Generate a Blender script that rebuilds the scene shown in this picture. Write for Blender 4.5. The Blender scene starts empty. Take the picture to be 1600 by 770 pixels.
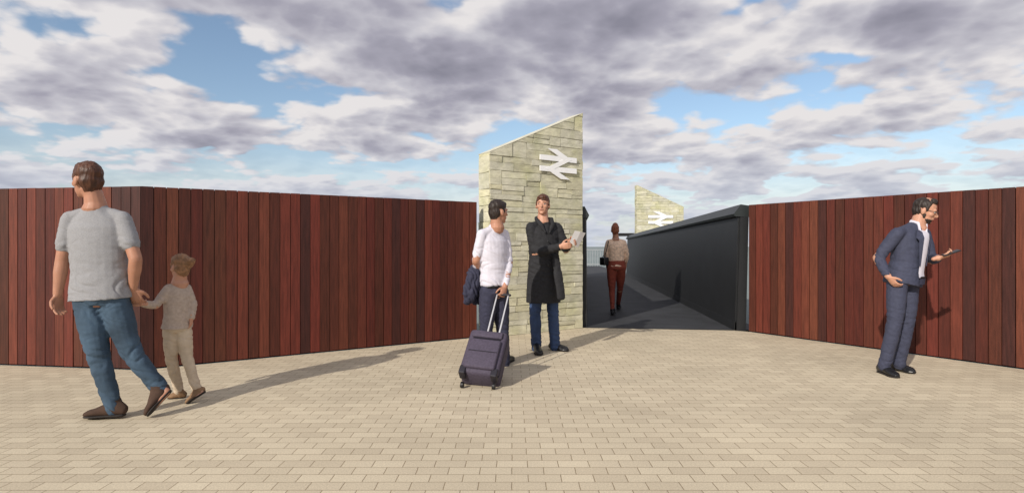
import bpy, bmesh, math, random
from mathutils import Vector, noise, Matrix
random.seed(7)
C = bpy.context.scene.collection
H = 1.2; F = 900.0
def V(*a): return Vector(a)
def W(px, py, d): return Vector(((px-800)/F*d, d, H-(py-385)/F*d))
def G(px, py):
    d = H*F/(py-385); return Vector(((px-800)/F*d, d, 0))
UP = V(0,0,1)

# ---------------------------------------------------------------- mesh helpers
class MB:
    def __init__(s): s.v=[]; s.f=[]; s.c=[]; s.col=(1,1,1)
    def face(s, idx): s.f.append(tuple(idx)); s.c.append(s.col)
    def hexa(s, p):
        n=len(s.v); s.v += [Vector(q) for q in p]
        for q in ((3,2,1,0),(4,5,6,7),(0,1,5,4),(1,2,6,5),(2,3,7,6),(3,0,4,7)): s.face([n+i for i in q])
    def obox(s, o, a, b, c):
        s.hexa([o, o+a, o+a+b, o+b, o+c, o+a+c, o+a+b+c, o+b+c])
    def cbox(s, c, a, b, d): # centre, half vectors
        s.obox(c-a-b-d, a*2, b*2, d*2)
    def loft(s, pts, rad, side=None, n=14, rnd=True):
        pts=[Vector(p) for p in pts]; rad=[(r,r) if not isinstance(r,tuple) else r for r in rad]
        if rnd:
            t0=(pts[0]-pts[1]).normalized(); t1=(pts[-1]-pts[-2]).normalized()
            r0=rad[0]; r1=rad[-1]; m0=min(r0); m1=min(r1)
            pts=[pts[0]+t0*m0*.95, pts[0]+t0*m0*.6]+pts+[pts[-1]+t1*m1*.6, pts[-1]+t1*m1*.95]
            rad=[(r0[0]*.35,r0[1]*.35),(r0[0]*.8,r0[1]*.8)]+rad+[(r1[0]*.8,r1[1]*.8),(r1[0]*.35,r1[1]*.35)]
        k=len(pts); base=len(s.v); prev=side
        for i in range(k):
            t=(pts[min(i+1,k-1)]-pts[max(i-1,0)]).normalized()
            sv=Vector(side) if side is not None else (prev if prev is not None else (V(1,0,0) if abs(t.x)<.8 else V(0,1,0)))
            sv=sv-t*sv.dot(t)
            if sv.length<1e-4: sv=t.orthogonal()
            sv.normalize(); prev=sv; bv=t.cross(sv)
            a,b=rad[i]
            for j in range(n):
                an=2*math.pi*j/n
                s.v.append(pts[i]+sv*a*math.cos(an)+bv*b*math.sin(an))
        for i in range(k-1):
            for j in range(n):
                j2=(j+1)%n
                s.face((base+i*n+j, base+i*n+j2, base+(i+1)*n+j2, base+(i+1)*n+j))
        s.face([base+j for j in range(n)][::-1]); s.face([base+(k-1)*n+j for j in range(n)])
    def ell(s, c, r, X=V(1,0,0), Y=V(0,1,0), Z=V(0,0,1), n=16, m=10):
        base=len(s.v)
        for i in range(1,m):
            th=math.pi*i/m
            for j in range(n):
                ph=2*math.pi*j/n
                s.v.append(c+X*r[0]*math.sin(th)*math.cos(ph)+Y*r[1]*math.sin(th)*math.sin(ph)+Z*r[2]*math.cos(th))
        a=len(s.v); s.v.append(c+Z*r[2]); b=len(s.v); s.v.append(c-Z*r[2])
        for i in range(m-2):
            for j in range(n):
                j2=(j+1)%n
                s.face((base+i*n+j, base+(i+1)*n+j, base+(i+1)*n+j2, base+i*n+j2))
        for j in range(n):
            j2=(j+1)%n
            s.face((a, base+j, base+j2)); s.face((b, base+(m-2)*n+j2, base+(m-2)*n+j))
    def extr(s, poly, d): # planar polygon extruded by vector d
        n=len(s.v); k=len(poly); s.v += [Vector(p) for p in poly]+[Vector(p)+d for p in poly]
        s.face([n+i for i in range(k)][::-1]); s.face([n+k+i for i in range(k)])
        for i in range(k):
            j=(i+1)%k; s.face((n+i,n+j,n+k+j,n+k+i))

def build(name, mb, mat, parent=None, voxel=None, disp=None, smooth=False, sm_it=3, fix=True, bevel=None):
    base = parent_world(parent)
    me=bpy.data.meshes.new(name)
    me.from_pydata([tuple(v-base) for v in mb.v],[],mb.f)
    if any(c!=(1,1,1) for c in mb.c):
        ca=me.color_attributes.new('Col','FLOAT_COLOR','CORNER')
        k=0
        for p,c in zip(me.polygons, mb.c):
            for _ in range(p.loop_total):
                ca.data[k].color=(c[0],c[1],c[2],1); k+=1
    if fix:
        bm=bmesh.new(); bm.from_mesh(me); bmesh.ops.recalc_face_normals(bm, faces=bm.faces); bm.to_mesh(me); bm.free()
    o=bpy.data.objects.new(name, me); C.objects.link(o)
    if voxel or bevel:
        if voxel:
            m=o.modifiers.new('r','REMESH'); m.mode='VOXEL'; m.voxel_size=voxel
            m2=o.modifiers.new('s','SMOOTH'); m2.factor=.5; m2.iterations=sm_it
        if bevel:
            m=o.modifiers.new('b','BEVEL'); m.width=bevel; m.segments=3; m.limit_method='ANGLE'
        dg=bpy.context.evaluated_depsgraph_get(); dg.update()
        nm=bpy.data.meshes.new_from_object(o.evaluated_get(dg))
        o.modifiers.clear(); o.data=nm; me=nm; me.name=name
        if voxel: smooth=True
    if disp:
        nor=[Vector(v.normal) for v in me.vertices]
        for v,nn in zip(me.vertices,nor):
            v.co=v.co+nn*disp(v.co+base)
        me.update()
    if smooth:
        for p in me.polygons: p.use_smooth=True
    me.materials.clear(); me.materials.append(mat)
    if parent: o.parent=parent
    return o
def parent_world(p):
    v=V(0,0,0)
    while p is not None:
        v=v+p.location; p=p.parent
    return v
def thing(name,label,cat,loc,group=None):
    o=bpy.data.objects.new(name,None); C.objects.link(o); o.location=loc; o.empty_display_size=.2
    o['label']=label; o['category']=cat
    if group: o['group']=group
    return o
def tag(o,label,cat,group=None):
    o['label']=label; o['category']=cat
    if group: o['group']=group
    return o

# ---------------------------------------------------------------- materials
def newmat(name):
    m=bpy.data.materials.new(name); m.use_nodes=True
    nt=m.node_tree; b=nt.nodes['Principled BSDF']; return m,nt,b
def simple(name,col,rough=.7,var=.15,scale=20,bump=.2,bscale=60,metal=0,sub=0,spec=.4,stretch=(1,1,1),bd=.003):
    m,nt,b=newmat(name)
    tc=nt.nodes.new('ShaderNodeTexCoord'); mp=nt.nodes.new('ShaderNodeMapping'); mp.inputs['Scale'].default_value=stretch
    nt.links.new(tc.outputs['Object'],mp.inputs['Vector'])
    n=nt.nodes.new('ShaderNodeTexNoise'); n.inputs['Scale'].default_value=scale; n.inputs['Detail'].default_value=5
    nt.links.new(mp.outputs[0],n.inputs['Vector'])
    r=nt.nodes.new('ShaderNodeMapRange'); r.inputs[1].default_value=.3; r.inputs[2].default_value=.7
    r.inputs[3].default_value=1-var; r.inputs[4].default_value=1+var; nt.links.new(n.outputs['Fac'],r.inputs[0])
    mx=nt.nodes.new('ShaderNodeVectorMath'); mx.operation='SCALE'; mx.inputs[0].default_value=col[:3]
    nt.links.new(r.outputs[0],mx.inputs['Scale']); nt.links.new(mx.outputs[0],b.inputs['Base Color'])
    b.inputs['Roughness'].default_value=rough; b.inputs['Metallic'].default_value=metal
    b.inputs['Specular IOR Level'].default_value=spec
    if sub: b.inputs['Subsurface Weight'].default_value=sub; b.inputs['Subsurface Radius'].default_value=(.02,.008,.004)
    if bump:
        n2=nt.nodes.new('ShaderNodeTexNoise'); n2.inputs['Scale'].default_value=bscale; n2.inputs['Detail'].default_value=4
        nt.links.new(mp.outputs[0],n2.inputs['Vector'])
        bp=nt.nodes.new('ShaderNodeBump'); bp.inputs['Strength'].default_value=bump; bp.inputs['Distance'].default_value=bd
        nt.links.new(n2.outputs['Fac'],bp.inputs['Height']); nt.links.new(bp.outputs[0],b.inputs['Normal'])
    return m
def attrmat(name,rough,scale,stretch,lo,hi,bump,bd=.004,mul2=None):
    m,nt,b=newmat(name)
    at=nt.nodes.new('ShaderNodeAttribute'); at.attribute_name='Col'
    tc=nt.nodes.new('ShaderNodeTexCoord'); mp=nt.nodes.new('ShaderNodeMapping'); mp.inputs['Scale'].default_value=stretch
    nt.links.new(tc.outputs['Object'],mp.inputs['Vector'])
    n=nt.nodes.new('ShaderNodeTexNoise'); n.inputs['Scale'].default_value=scale; n.inputs['Detail'].default_value=8; n.inputs['Roughness'].default_value=.65
    nt.links.new(mp.outputs[0],n.inputs['Vector'])
    r=nt.nodes.new('ShaderNodeMapRange'); r.inputs[1].default_value=.3; r.inputs[2].default_value=.7
    r.inputs[3].default_value=lo; r.inputs[4].default_value=hi; nt.links.new(n.outputs['Fac'],r.inputs[0])
    sc=nt.nodes.new('ShaderNodeVectorMath'); sc.operation='SCALE'
    nt.links.new(at.outputs['Color'],sc.inputs[0]); nt.links.new(r.outputs[0],sc.inputs['Scale'])
    last=sc.outputs[0]
    if mul2:
        n3=nt.nodes.new('ShaderNodeTexNoise'); n3.inputs['Scale'].default_value=mul2[0]; n3.inputs['Detail'].default_value=6
        nt.links.new(tc.outputs['Object'],n3.inputs['Vector'])
        r3=nt.nodes.new('ShaderNodeMapRange'); r3.inputs[1].default_value=.45; r3.inputs[2].default_value=.7; nt.links.new(n3.outputs['Fac'],r3.inputs[0])
        mm=nt.nodes.new('ShaderNodeMix'); mm.data_type='RGBA'; mm.blend_type='MULTIPLY'
        nt.links.new(r3.outputs[0],mm.inputs[0]); nt.links.new(last,mm.inputs[6]); mm.inputs[7].default_value=(*mul2[1],1); last=mm.outputs[2]
    nt.links.new(last,b.inputs['Base Color']); b.inputs['Roughness'].default_value=rough; b.inputs['Specular IOR Level'].default_value=.3
    bp=nt.nodes.new('ShaderNodeBump'); bp.inputs['Strength'].default_value=bump; bp.inputs['Distance'].default_value=bd
    nt.links.new(n.outputs['Fac'],bp.inputs['Height']); nt.links.new(bp.outputs[0],b.inputs['Normal'])
    return m
M={}
M['wood']=attrmat('stained_timber',.55,6,(9,9,.6),.6,1.4,.5,.003)
M['stone']=attrmat('pale_limestone',.9,7,(1,1,2.2),.78,1.22,.9,.012,mul2=(3.2,(.84,.86,.72)))
M['mortar']=simple('mortar',(.38,.36,.27),.95,.2,12,.4)
M['coping']=simple('coping_stone',(.56,.54,.44),.9,.15,9,.3)
M['backing']=simple('dark_gap',(.008,.006,.006),.9,.1,10,0)
M['steel']=simple('charcoal_steel',(.013,.014,.016),.55,.15,3,.05,80)
M['steel2']=simple('dark_green_grey_steel',(.022,.027,.028),.45,.15,3,.05,80)
M['deckm']=simple('dark_deck',(.03,.032,.037),.75,.3,2.5,.4,120)
M['emblem']=simple('white_emblem',(.88,.88,.89),.4,.03,5,0)
M['grey_rail']=simple('grey_rail',(.3,.32,.34),.5,.1,5,0)
M['skin']=simple('skin',(.50,.26,.175),.5,.1,14,.08,150,sub=.08)
M['skin_tan']=simple('tanned_skin',(.40,.195,.125),.5,.1,14,.08,150,sub=.08)
M['tee']=simple('grey_marl_jersey',(.27,.27,.285),.95,.12,150,.08,150)
def denim(name,col):
    return simple(name,col,.85,.45,5,.3,120,stretch=(1,1,.5))
M['jeans']=denim('blue_denim',(.045,.078,.12)); M['jeans2']=denim('deep_blue_denim',(.035,.062,.14))
M['brown_suede']=simple('brown_suede',(.06,.033,.022),.9,.2,20,.3)
M['sole']=simple('sole',(.025,.02,.018),.8,.1,20,0)
M['hair_brown']=simple('brown_hair',(.075,.028,.014),.5,.45,40,.8,120,stretch=(1,1,.25))
M['hair_dark']=simple('dark_hair',(.022,.014,.011),.55,.4,40,.8,120,stretch=(1,1,.25))
M['hair_blond']=simple('light_brown_hair',(.24,.125,.062),.6,.4,40,.8,120)
M['hair_red']=simple('auburn_hair',(.26,.085,.04),.55,.35,40,.8,120)
M['beige_knit']=simple('beige_knit',(.42,.34,.285),.95,.12,50,.3,90)
M['cream']=simple('cream_cotton',(.54,.44,.33),.9,.12,20,.2,60)
M['tan_shoe']=simple('tan_shoe',(.22,.13,.07),.8,.2,20,.2)
M['white_shirt']=simple('white_shirt',(.60,.58,.66),.8,.05,20,.1,60)
M['navy']=simple('navy_wool',(.03,.031,.058),.85,.15,40,.2,120)
M['blue_suit']=simple('blue_suit_wool',(.042,.047,.082),.8,.12,40,.12,140)
M['black_coat']=simple('black_wool',(.018,.018,.021),.85,.25,40,.3,110)
M['black_leather']=simple('black_leather',(.012,.012,.014),.35,.2,20,.1)
M['case']=simple('purple_grey_nylon',(.062,.05,.078),.75,.2,60,.35,200)
M['case_trim']=simple('dark_case_trim',(.018,.016,.024),.5,.1,20,.1)
M['alu']=simple('brushed_aluminium',(.75,.75,.77),.35,.05,20,0,metal=.6)
M['paper']=simple('white_paper',(.8,.8,.82),.7,.03,20,0)
M['rust']=simple('rust_trousers',(.27,.058,.036),.85,.15,30,.25,60)  # base colour lightened, stands in for sunlight the pylon's shadow takes away
M['blouse']=simple('patterned_peach_blouse',(.85,.62,.46),.85,.25,30,.2,60)  # paler than the cloth, missing sunlight on the woman put into the colour
M['eye']=simple('eye_dark',(.02,.012,.01),.2,.1,20,0); M['eyew']=simple('eye_white',(.5,.47,.45),.3,.05,20,0)
M['lip']=simple('lips',(.34,.13,.11),.5,.1,20,0)
M['glass']=simple('dark_glass',(.01,.01,.012),.15,.1,20,0)

# paving
def paving_mat():
    m,nt,b=newmat('tan_block_paving'); L=nt.links
    tc=nt.nodes.new('ShaderNodeTexCoord')
    nz=nt.nodes.new('ShaderNodeTexNoise'); nz.inputs['Scale'].default_value=6; L.new(tc.outputs['Object'],nz.inputs['Vector'])
    sb=nt.nodes.new('ShaderNodeVectorMath'); sb.operation='SUBTRACT'; sb.inputs[1].default_value=(.5,.5,.5); L.new(nz.outputs['Color'],sb.inputs[0])
    sl=nt.nodes.new('ShaderNodeVectorMath'); sl.operation='SCALE'; sl.inputs['Scale'].default_value=.008; L.new(sb.outputs[0],sl.inputs[0])
    ad=nt.nodes.new('ShaderNodeVectorMath'); ad.operation='ADD'; L.new(tc.outputs['Object'],ad.inputs[0]); L.new(sl.outputs[0],ad.inputs[1])
    br=nt.nodes.new('ShaderNodeTexBrick'); L.new(ad.outputs[0],br.inputs['Vector'])
    br.inputs['Scale'].default_value=1; br.inputs['Brick Width'].default_value=.17; br.inputs['Row Height'].default_value=.098
    br.inputs['Mortar Size'].default_value=.0028; br.inputs['Mortar Smooth'].default_value=.6; br.offset=.5
    br.inputs['Color1'].default_value=(.61,.53,.395,1); br.inputs['Color2'].default_value=(.52,.445,.33,1); br.inputs['Mortar'].default_value=(.27,.205,.13,1)
    g=nt.nodes.new('ShaderNodeTexNoise'); g.inputs['Scale'].default_value=110; g.inputs['Detail'].default_value=4; g.inputs['Roughness'].default_value=.8; L.new(tc.outputs['Object'],g.inputs['Vector'])
    r=nt.nodes.new('ShaderNodeMapRange'); r.inputs[1].default_value=.3; r.inputs[2].default_value=.7; r.inputs[3].default_value=.74; r.inputs[4].default_value=1.2; L.new(g.outputs['Fac'],r.inputs[0])
    g2=nt.nodes.new('ShaderNodeTexNoise'); g2.inputs['Scale'].default_value=.9; g2.inputs['Detail'].default_value=5; L.new(tc.outputs['Object'],g2.inputs['Vector'])
    r2=nt.nodes.new('ShaderNodeMapRange'); r2.inputs[1].default_value=.3; r2.inputs[2].default_value=.7; r2.inputs[3].default_value=.90; r2.inputs[4].default_value=1.08; L.new(g2.outputs['Fac'],r2.inputs[0])
    mu=nt.nodes.new('ShaderNodeMath'); mu.operation='MULTIPLY'; L.new(r.outputs[0],mu.inputs[0]); L.new(r2.outputs[0],mu.inputs[1])
    sc=nt.nodes.new('ShaderNodeVectorMath'); sc.operation='SCALE'; L.new(br.outputs['Color'],sc.inputs[0]); L.new(mu.outputs[0],sc.inputs['Scale'])
    L.new(sc.outputs[0],b.inputs['Base Color']); b.inputs['Roughness'].default_value=.9; b.inputs['Specular IOR Level'].default_value=.2
    iv=nt.nodes.new('ShaderNodeMath'); iv.operation='MULTIPLY_ADD'; iv.inputs[1].default_value=-1; iv.inputs[2].default_value=1; L.new(br.outputs['Fac'],iv.inputs[0])
    ma=nt.nodes.new('ShaderNodeMath'); ma.operation='MULTIPLY_ADD'; ma.inputs[1].default_value=.25; L.new(g.outputs['Fac'],ma.inputs[0]); L.new(iv.outputs[0],ma.inputs[2])
    bp=nt.nodes.new('ShaderNodeBump'); bp.inputs['Strength'].default_value=.6; bp.inputs['Distance'].default_value=.004
    L.new(ma.outputs[0],bp.inputs['Height']); L.new(bp.outputs[0],b.inputs['Normal'])
    return m
M['paving']=paving_mat()
M['ground']=simple('far_ground',(.2,.24,.24),.95,.15,.05,0)

# ---------------------------------------------------------------- setting
LA=G(-500,566); LB=G(220,578); LC=G(745,527)       # left fence polyline
LA=LB+(G(0,570)-LB).normalized()*6.0
RA=G(1170,518); RB=G(1600,577); RB=RA+(RB-RA).normalized()*7.5
T0=V(-.296,7.6,0); te=(V(.83,.56,0)).normalized(); tn=V(te.y,-te.x,0); TW=1.61   # tower front, left corner / along / outward normal
T1=T0+te*TW
D0=T1+V(.02,.02,0); D1=G(1148,516)
mb=MB(); 
poly=[V(-16,-8,0),V(16,-8,0),V(16,RB.y,0),RB,RA,D1,D0,T1,LC,LB,LA,V(-16,LA.y,0)]
mb.v=[p.copy() for p in poly]; mb.face(range(len(poly)))
o=build('pavement',mb,M['paving'],fix=False); o['kind']='structure'
mb=MB(); mb.v=[V(-3000,-3000,-.03),V(3000,-3000,-.03),V(3000,3000,-.03),V(-3000,3000,-.03)]; mb.face(range(4))
o=build('ground',mb,M['ground'],fix=False); o['kind']='structure'

def fence(A,B,label,seed,gap=.006,pitch=.108,hgt=1.785):
    rnd=random.Random(seed)
    d=(B-A); L=d.length; e=d.normalized(); n=V(e.y,-e.x,0)   # toward camera side
    if n.dot(-A)<0: n=-n
    t=thing('timber_fence',label,'fence',A,'dark red timber fence runs along the paving')
    mb=MB(); nb=round(L/pitch); p=L/nb
    for i in range(nb):
        k=rnd.random(); h_=rnd.random()
        if rnd.random()<.13: base=(.045,.0125,.0095)
        else:
            q=.55+.65*k**1.2; base=(.104*q,(.0195+.010*h_)*q,(.0125+.003*h_)*q)
        mb.col=base
        g=gap*(.6+.8*rnd.random())
        off=rnd.uniform(0,.005); z0=.012+rnd.uniform(0,.004); z1=hgt+rnd.uniform(-.001,.001)
        o_=A+e*(i*p+g/2)+n*off+UP*z0
        mb.obox(o_,e*(p-g),-n*.022,UP*(z1-z0))
    build('boards',mb,M['wood'],t,bevel=.002)
    mb=MB(); mb.obox(A-n*.03+UP*.0,e*L,-n*.02,UP*(hgt-.006)); build('backing_panel',mb,M['backing'],t)
    k=int(L//1.6)+1
    for i in range(k+1):
        mb=MB(); mb.obox(A+e*min(i*1.6,L-.1)-n*.051,e*.09,-n*.09,UP*(hgt-.06)); build('post',mb,M['steel'],t)
    return t
fence(LA,LB,'dark red timber board fence on the far left, behind the man in the grey t-shirt',1)
fence(LB,LC,'long dark red timber board fence between the left corner and the near stone pylon',2)
fence(RA,RB,'dark red timber board fence behind the man in the blue suit, right of the bridge',3)

def tower(O,e,n,Wd,hl,hr,th,label,seed,emb_u,emb_z,emb_w):
    rnd=random.Random(seed)
    t=thing('stone_pylon',label,'stone pylon',O,'stone pylons carrying a white double arrow sign')
    b=-n*th
    def top(u): return hl+(hr-hl)*u/Wd
    core=MB(); i=.006
    p=[O+e*i-n*i, O+e*(Wd-i)-n*i, O+e*(Wd-i)+b+n*i, O+e*i+b+n*i]
    hs=[top(i),top(Wd-i),top(Wd-i),top(i)]
    core.hexa(p+[q+UP*(h-.02) for q,h in zip(p,hs)])
    build('wall',core,M['mortar'],t)
    mb=MB()
    def facade(A,ee,nn,w):
        z=0
        hmax=max(hl,hr)+.1
        while z<hmax:
            h=rnd.choice([.07,.085,.11,.13,.16,.19,.22]); u=0
            while u<w-1e-4:
                l=rnd.uniform(.16,.66)
                if w-u-l<.14: l=w-u
                sub=[(z,h)]
                if h>.11 and rnd.random()<.45:
                    q_=rnd.uniform(.35,.65); sub=[(z,h*q_),(z+h*q_,h*(1-q_))]
                for (zz,hh) in sub:
                    k=rnd.uniform(.88,1.12); w_=rnd.random()
                    mb.col=(.565*k,(.535+.012*w_)*k,(.375+.07*w_)*k)
                    pr=rnd.uniform(.0,.013); j=.0034
                    q=[]
                    for (du,dz) in ((j,j),(l-j,j),(l-j,hh-j),(j,hh-j)):
                        q.append(A+ee*(u+du+rnd.uniform(-.004,.004) if 0<u+du<w-.02 else u+du)+UP*(zz+dz+rnd.uniform(-.005,.005)))
                    bk=[x-nn*.03 for x in q]; fr=[x+nn*(pr+rnd.uniform(-.003,.003)) for x in q]
                    mb.hexa(bk+fr)
                u+=l
            z+=h
    facade(O,e,n,Wd); facade(O+b,-b.normalized(),-e,th); facade(O+e*Wd,b.normalized(),e,th); facade(O+e*Wd+b,-e,-n,Wd)
    s=build('stone_cladding',mb,M['stone'],t)
    bm=bmesh.new(); bm.from_mesh(s.data)
    sl=(e*Wd+UP*(hr-hl)).normalized(); pn=sl.cross(-n); 
    if pn.z<0: pn=-pn
    bmesh.ops.bisect_plane(bm,geom=bm.verts[:]+bm.edges[:]+bm.faces[:],plane_co=UP*(hl-.008),plane_no=pn,clear_outer=True)
    bm.to_mesh(s.data); bm.free()
    mb=MB(); A=O+e*-.004+n*.010+UP*(hl-.008-.004*(hr-hl)/Wd)
    mb.obox(A,sl*((sl.dot(e)**-1)*(Wd+.008)),-n*(th+.02),pn*.010); build('coping',mb,M['coping'],t,bevel=.003)
    k=emb_w/62.0; cz=emb_z; cu=emb_u; hw=3.5
    def P(x,y,off): return O+e*(cu+(x-31)*k)+UP*(cz-(y-19.5)*k)+n*off
    mb=MB(); d=n*.014
    for yy in (12.3,26.7):
        mb.extr([P(0,yy-3.4,.020),P(62,yy-3.4,.020),P(62,yy+3.4,.020),P(0,yy+3.4,.020)],d)
    pts=[(1,-8.9),(46,12.4),(16,26.6),(61,47.9)]
    def off(s):
        out=[]
        for i,pnt in enumerate(pts):
            p_=Vector(pnt)
            ds=[]
            if i>0: ds.append((p_-Vector(pts[i-1])).normalized())
            if i<3: ds.append((Vector(pts[i+1])-p_).normalized())
            ns=[Vector((-q.y,q.x)) for q in ds]
            if len(ns)==1: m_=ns[0]*hw
            else:
                m_=(ns[0]+ns[1]).normalized(); m_=m_*(hw/max(.5,m_.dot(ns[0])))
            out.append(p_+m_*s)
        return out
    a,c=off(1),off(-1)
    def clipy(p,q,y): tt=(y-p.y)/(q.y-p.y); return p.lerp(q,tt)
    a[0]=clipy(a[0],a[1],0); c[0]=clipy(c[0],c[1],0); a[3]=clipy(a[3],a[2],39); c[3]=clipy(c[3],c[2],39)
    for i in range(3):
        q=[a[i],a[i+1],c[i+1],c[i]]
        mb.extr([P(z.x,z.y,.019+.0007*(i+1)) for z in q],n*(.0165))
    build('emblem',mb,M['emblem'],t)
    return t
tower(T0,te,tn,TW,H+1.25,H+1.965,.27,'tall pale stone pylon with sloping top, behind the man in the black coat',11,1.14,2.37,.665)
d2=22.0
tower(V(195/F*d2,d2,0),V(1,0.0,0),V(0,-1,0),73/F*d2,H+96/F*d2,H+62/F*d2,.35,'smaller looking distant stone pylon, seen over the dark bridge parapet',12,37/F*d2,H+42/F*d2,.95)

# ---------------------------------------------------------------- bridge
bd=V(.1,1,0); bl=15.8
deck=MB()
R0=D1.copy(); R1=R0+bd*bl
L0=V(1.125,8.62,0); L1=L0+bd*(bl-.4)
z=UP*.004
deck.v=[D0+z-V(.02,0,0),R0+z,V(3.6,8.3,.004),R1+V(.3,0,.004),R1+V(.6,11.5,.004),L1+V(-1.2,11.5,.004),L1+V(-.2,0,.004),L0+V(-.2,0,.004)]
deck.face(range(8)); o=build('bridge_deck',deck,M['deckm'],fix=False); o['kind']='structure'
def parapet(A,B,sgn,hA,hB,label,beam=False):
    t=thing('bridge_parapet',label,'parapet',A,'dark steel parapets along both sides of the footbridge')
    e=(B-A).normalized(); x=V(1,0,0)*sgn
    def prof(P,pts,h): return [P+x*a+UP*(h*b) for a,b in pts]
    wall=[(0,.0),(.05,.93),(.13,.93),(.13,.0)]
    if sgn<0: wall=[(0,.0),(.01,.93),(.10,.93),(.10,.0)]
    mb=MB(); a=prof(A,wall,hA); b=prof(B,wall,hB); mb.hexa(a+b); build('panel',mb,M['steel'],t)
    cap=[(-.02,.925),(.08,1.0),(.2,.99),(.2,.9),(-.005,.905)]
    if sgn<0: cap=[(-.03,.925),(.04,1.0),(.12,.99),(.12,.9),(-.015,.905)]
    mb=MB(); n=len(cap); a=prof(A-e*.03,cap,hA); b=prof(B,cap,hB); mb.v=a+b
    mb.face(range(n)); mb.face([n+i for i in range(n)][::-1])
    for i in range(n): j=(i+1)%n; mb.face((i,j,n+j,n+i))
    build('coping',mb,M['steel2'],t)
    ep=[(.02,0),(.07,.9),(.19,.9),(.15,0)] if sgn>0 else [(.005,0),(.012,.9),(.11,.9),(.11,0)]
    mb=MB(); a=prof(A-e*.035,ep,hA); mb.hexa(a+[q+e*.03 for q in a]); build('end_plate',mb,M['steel'],t)
    if sgn>0:
        mb=MB(); a=[A+x*-.012+UP*.006,A+x*-.002+UP*.12,A+x*.02+UP*.12,A+x*.02+UP*.006]; b=[q+(B-A) for q in a]; mb.hexa(a+b); build('kick_plate',mb,M['steel'],t)
    if beam:
        mb=MB(); P=W(966,369,24.0); mb.obox(P,V(.95,0,0),V(0,.12,0),UP*.13); build('end_beam',mb,M['steel'],t)
    return t
parapet(R0,R1,1,1.8,1.66,'long dark steel parapet with sloping coping on the right side of the footbridge',True)
parapet(L0,L1,-1,1.8,1.66,'dark steel parapet whose end shows just right of the tall stone pylon')
t=thing('guard_railing','pale grey railing with thin upright bars at the far end of the footbridge','railing',V(4.0,35,0))
x0=(912-800)/F*35; x1=(1000-800)/F*35
for nm,zz in (('top_rail',1.0),('bottom_rail',.12)):
    mb=MB(); mb.cbox(V((x0+x1)/2,35,zz),V((x1-x0)/2,0,0),V(0,.025,0),UP*.03); build(nm,mb,M['grey_rail'],t)
for i in range(22):
    mb=MB(); mb.cbox(V(x0+(x1-x0)*(i+.5)/22,35,.5),V(.015,0,0),V(0,.015,0),UP*.5); build('baluster',mb,M['grey_rail'],t)

# ---------------------------------------------------------------- people
def orth(v,t):
    q=v-t*v.dot(t)
    return q.normalized() if q.length>1e-5 else t.orthogonal().normalized()
def hand(mb,w,d,n,t,s,curl=.4):
    d=d.normalized(); t=orth(t,d); n0=d.cross(t); n=n0 if n0.dot(n)>0 else -n0
    mb.loft([w-d*.04*s,w,w+d*.045*s,w+d*.085*s],[(.027*s,.021*s),(.028*s,.02*s),(.040*s,.016*s),(.040*s,.013*s)],side=t,n=12)
    for off,L in ((.030,.070),(.010,.079),(-.010,.073),(-.029,.056)):
        p=w+(d*.082+t*off)*s; pts=[p-d*.02*s,p]; a=0
        for q,m in ((.45,.7),(.3,1.),(.25,.8)):
            a+=curl*m; dr=(d*math.cos(a)+n*math.sin(a)+t*off*2).normalized(); p=p+dr*L*q*s; pts.append(p.copy())
        mb.loft(pts,[.0098*s,.0098*s,.0092*s,.0086*s,.0076*s],n=8)
    p=w+(d*.02+t*.022)*s; pts=[p]
    for dr,L in ((t*.75+d*.65+n*.25,.04),(d*.85+t*.35+n*.45,.032),(d*.9+n*.5,.026)):
        p=p+dr.normalized()*L*s; pts.append(p.copy())
    mb.loft(pts,[.014*s,.0125*s,.0112*s,.009*s],n=8)
def headaxes(fwd):
    f=fwd.normalized(); r=f.cross(UP).normalized(); u=r.cross(f); return f,r,u
def head_skin(mb,c,fwd,k,neck,nr=.056):
    f,r,u=headaxes(fwd)
    A=dict(X=r,Y=f,Z=u)
    mb.ell(c+(u*.022-f*.012)*k,(.071*k,.092*k,.098*k),**A)
    mb.ell(c+(f*.012+u*-.01)*k,(.064*k,.076*k,.08*k),**A)
    mb.ell(c+(f*.022-u*.055)*k,(.053*k,.062*k,.058*k),**A)
    mb.ell(c+(f*.062-u*.094)*k,(.024*k,.02*k,.018*k),**A)
    for q in (-1,1):
        mb.ell(c+(f*.052+r*q*.036-u*.022)*k,(.024*k,.026*k,.024*k),**A)
        mb.ell(c+(f*-.008+r*q*.074-u*.012)*k,(.01*k,.02*k,.032*k),**A)
        mb.ell(c+(f*.076+r*q*.028+u*.022)*k,(.026*k,.011*k,.009*k),**A)
    mb.loft([c+(f*.08+u*.012)*k,c+(f*.096-u*.012)*k,c+(f*.102-u*.028)*k],[.008*k,.010*k,.013*k],side=r,n=10)
    mb.ell(c+(f*.082-u*.058)*k,(.024*k,.01*k,.011*k),**A)
    mb.loft([c+(-f*.02-u*.045)*k, c.lerp(neck,.6)-f*.012*k, neck, neck-UP*.04*k],[nr*k,nr*k,(nr*1.15)*k,(nr*1.4)*k],side=r)
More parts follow.
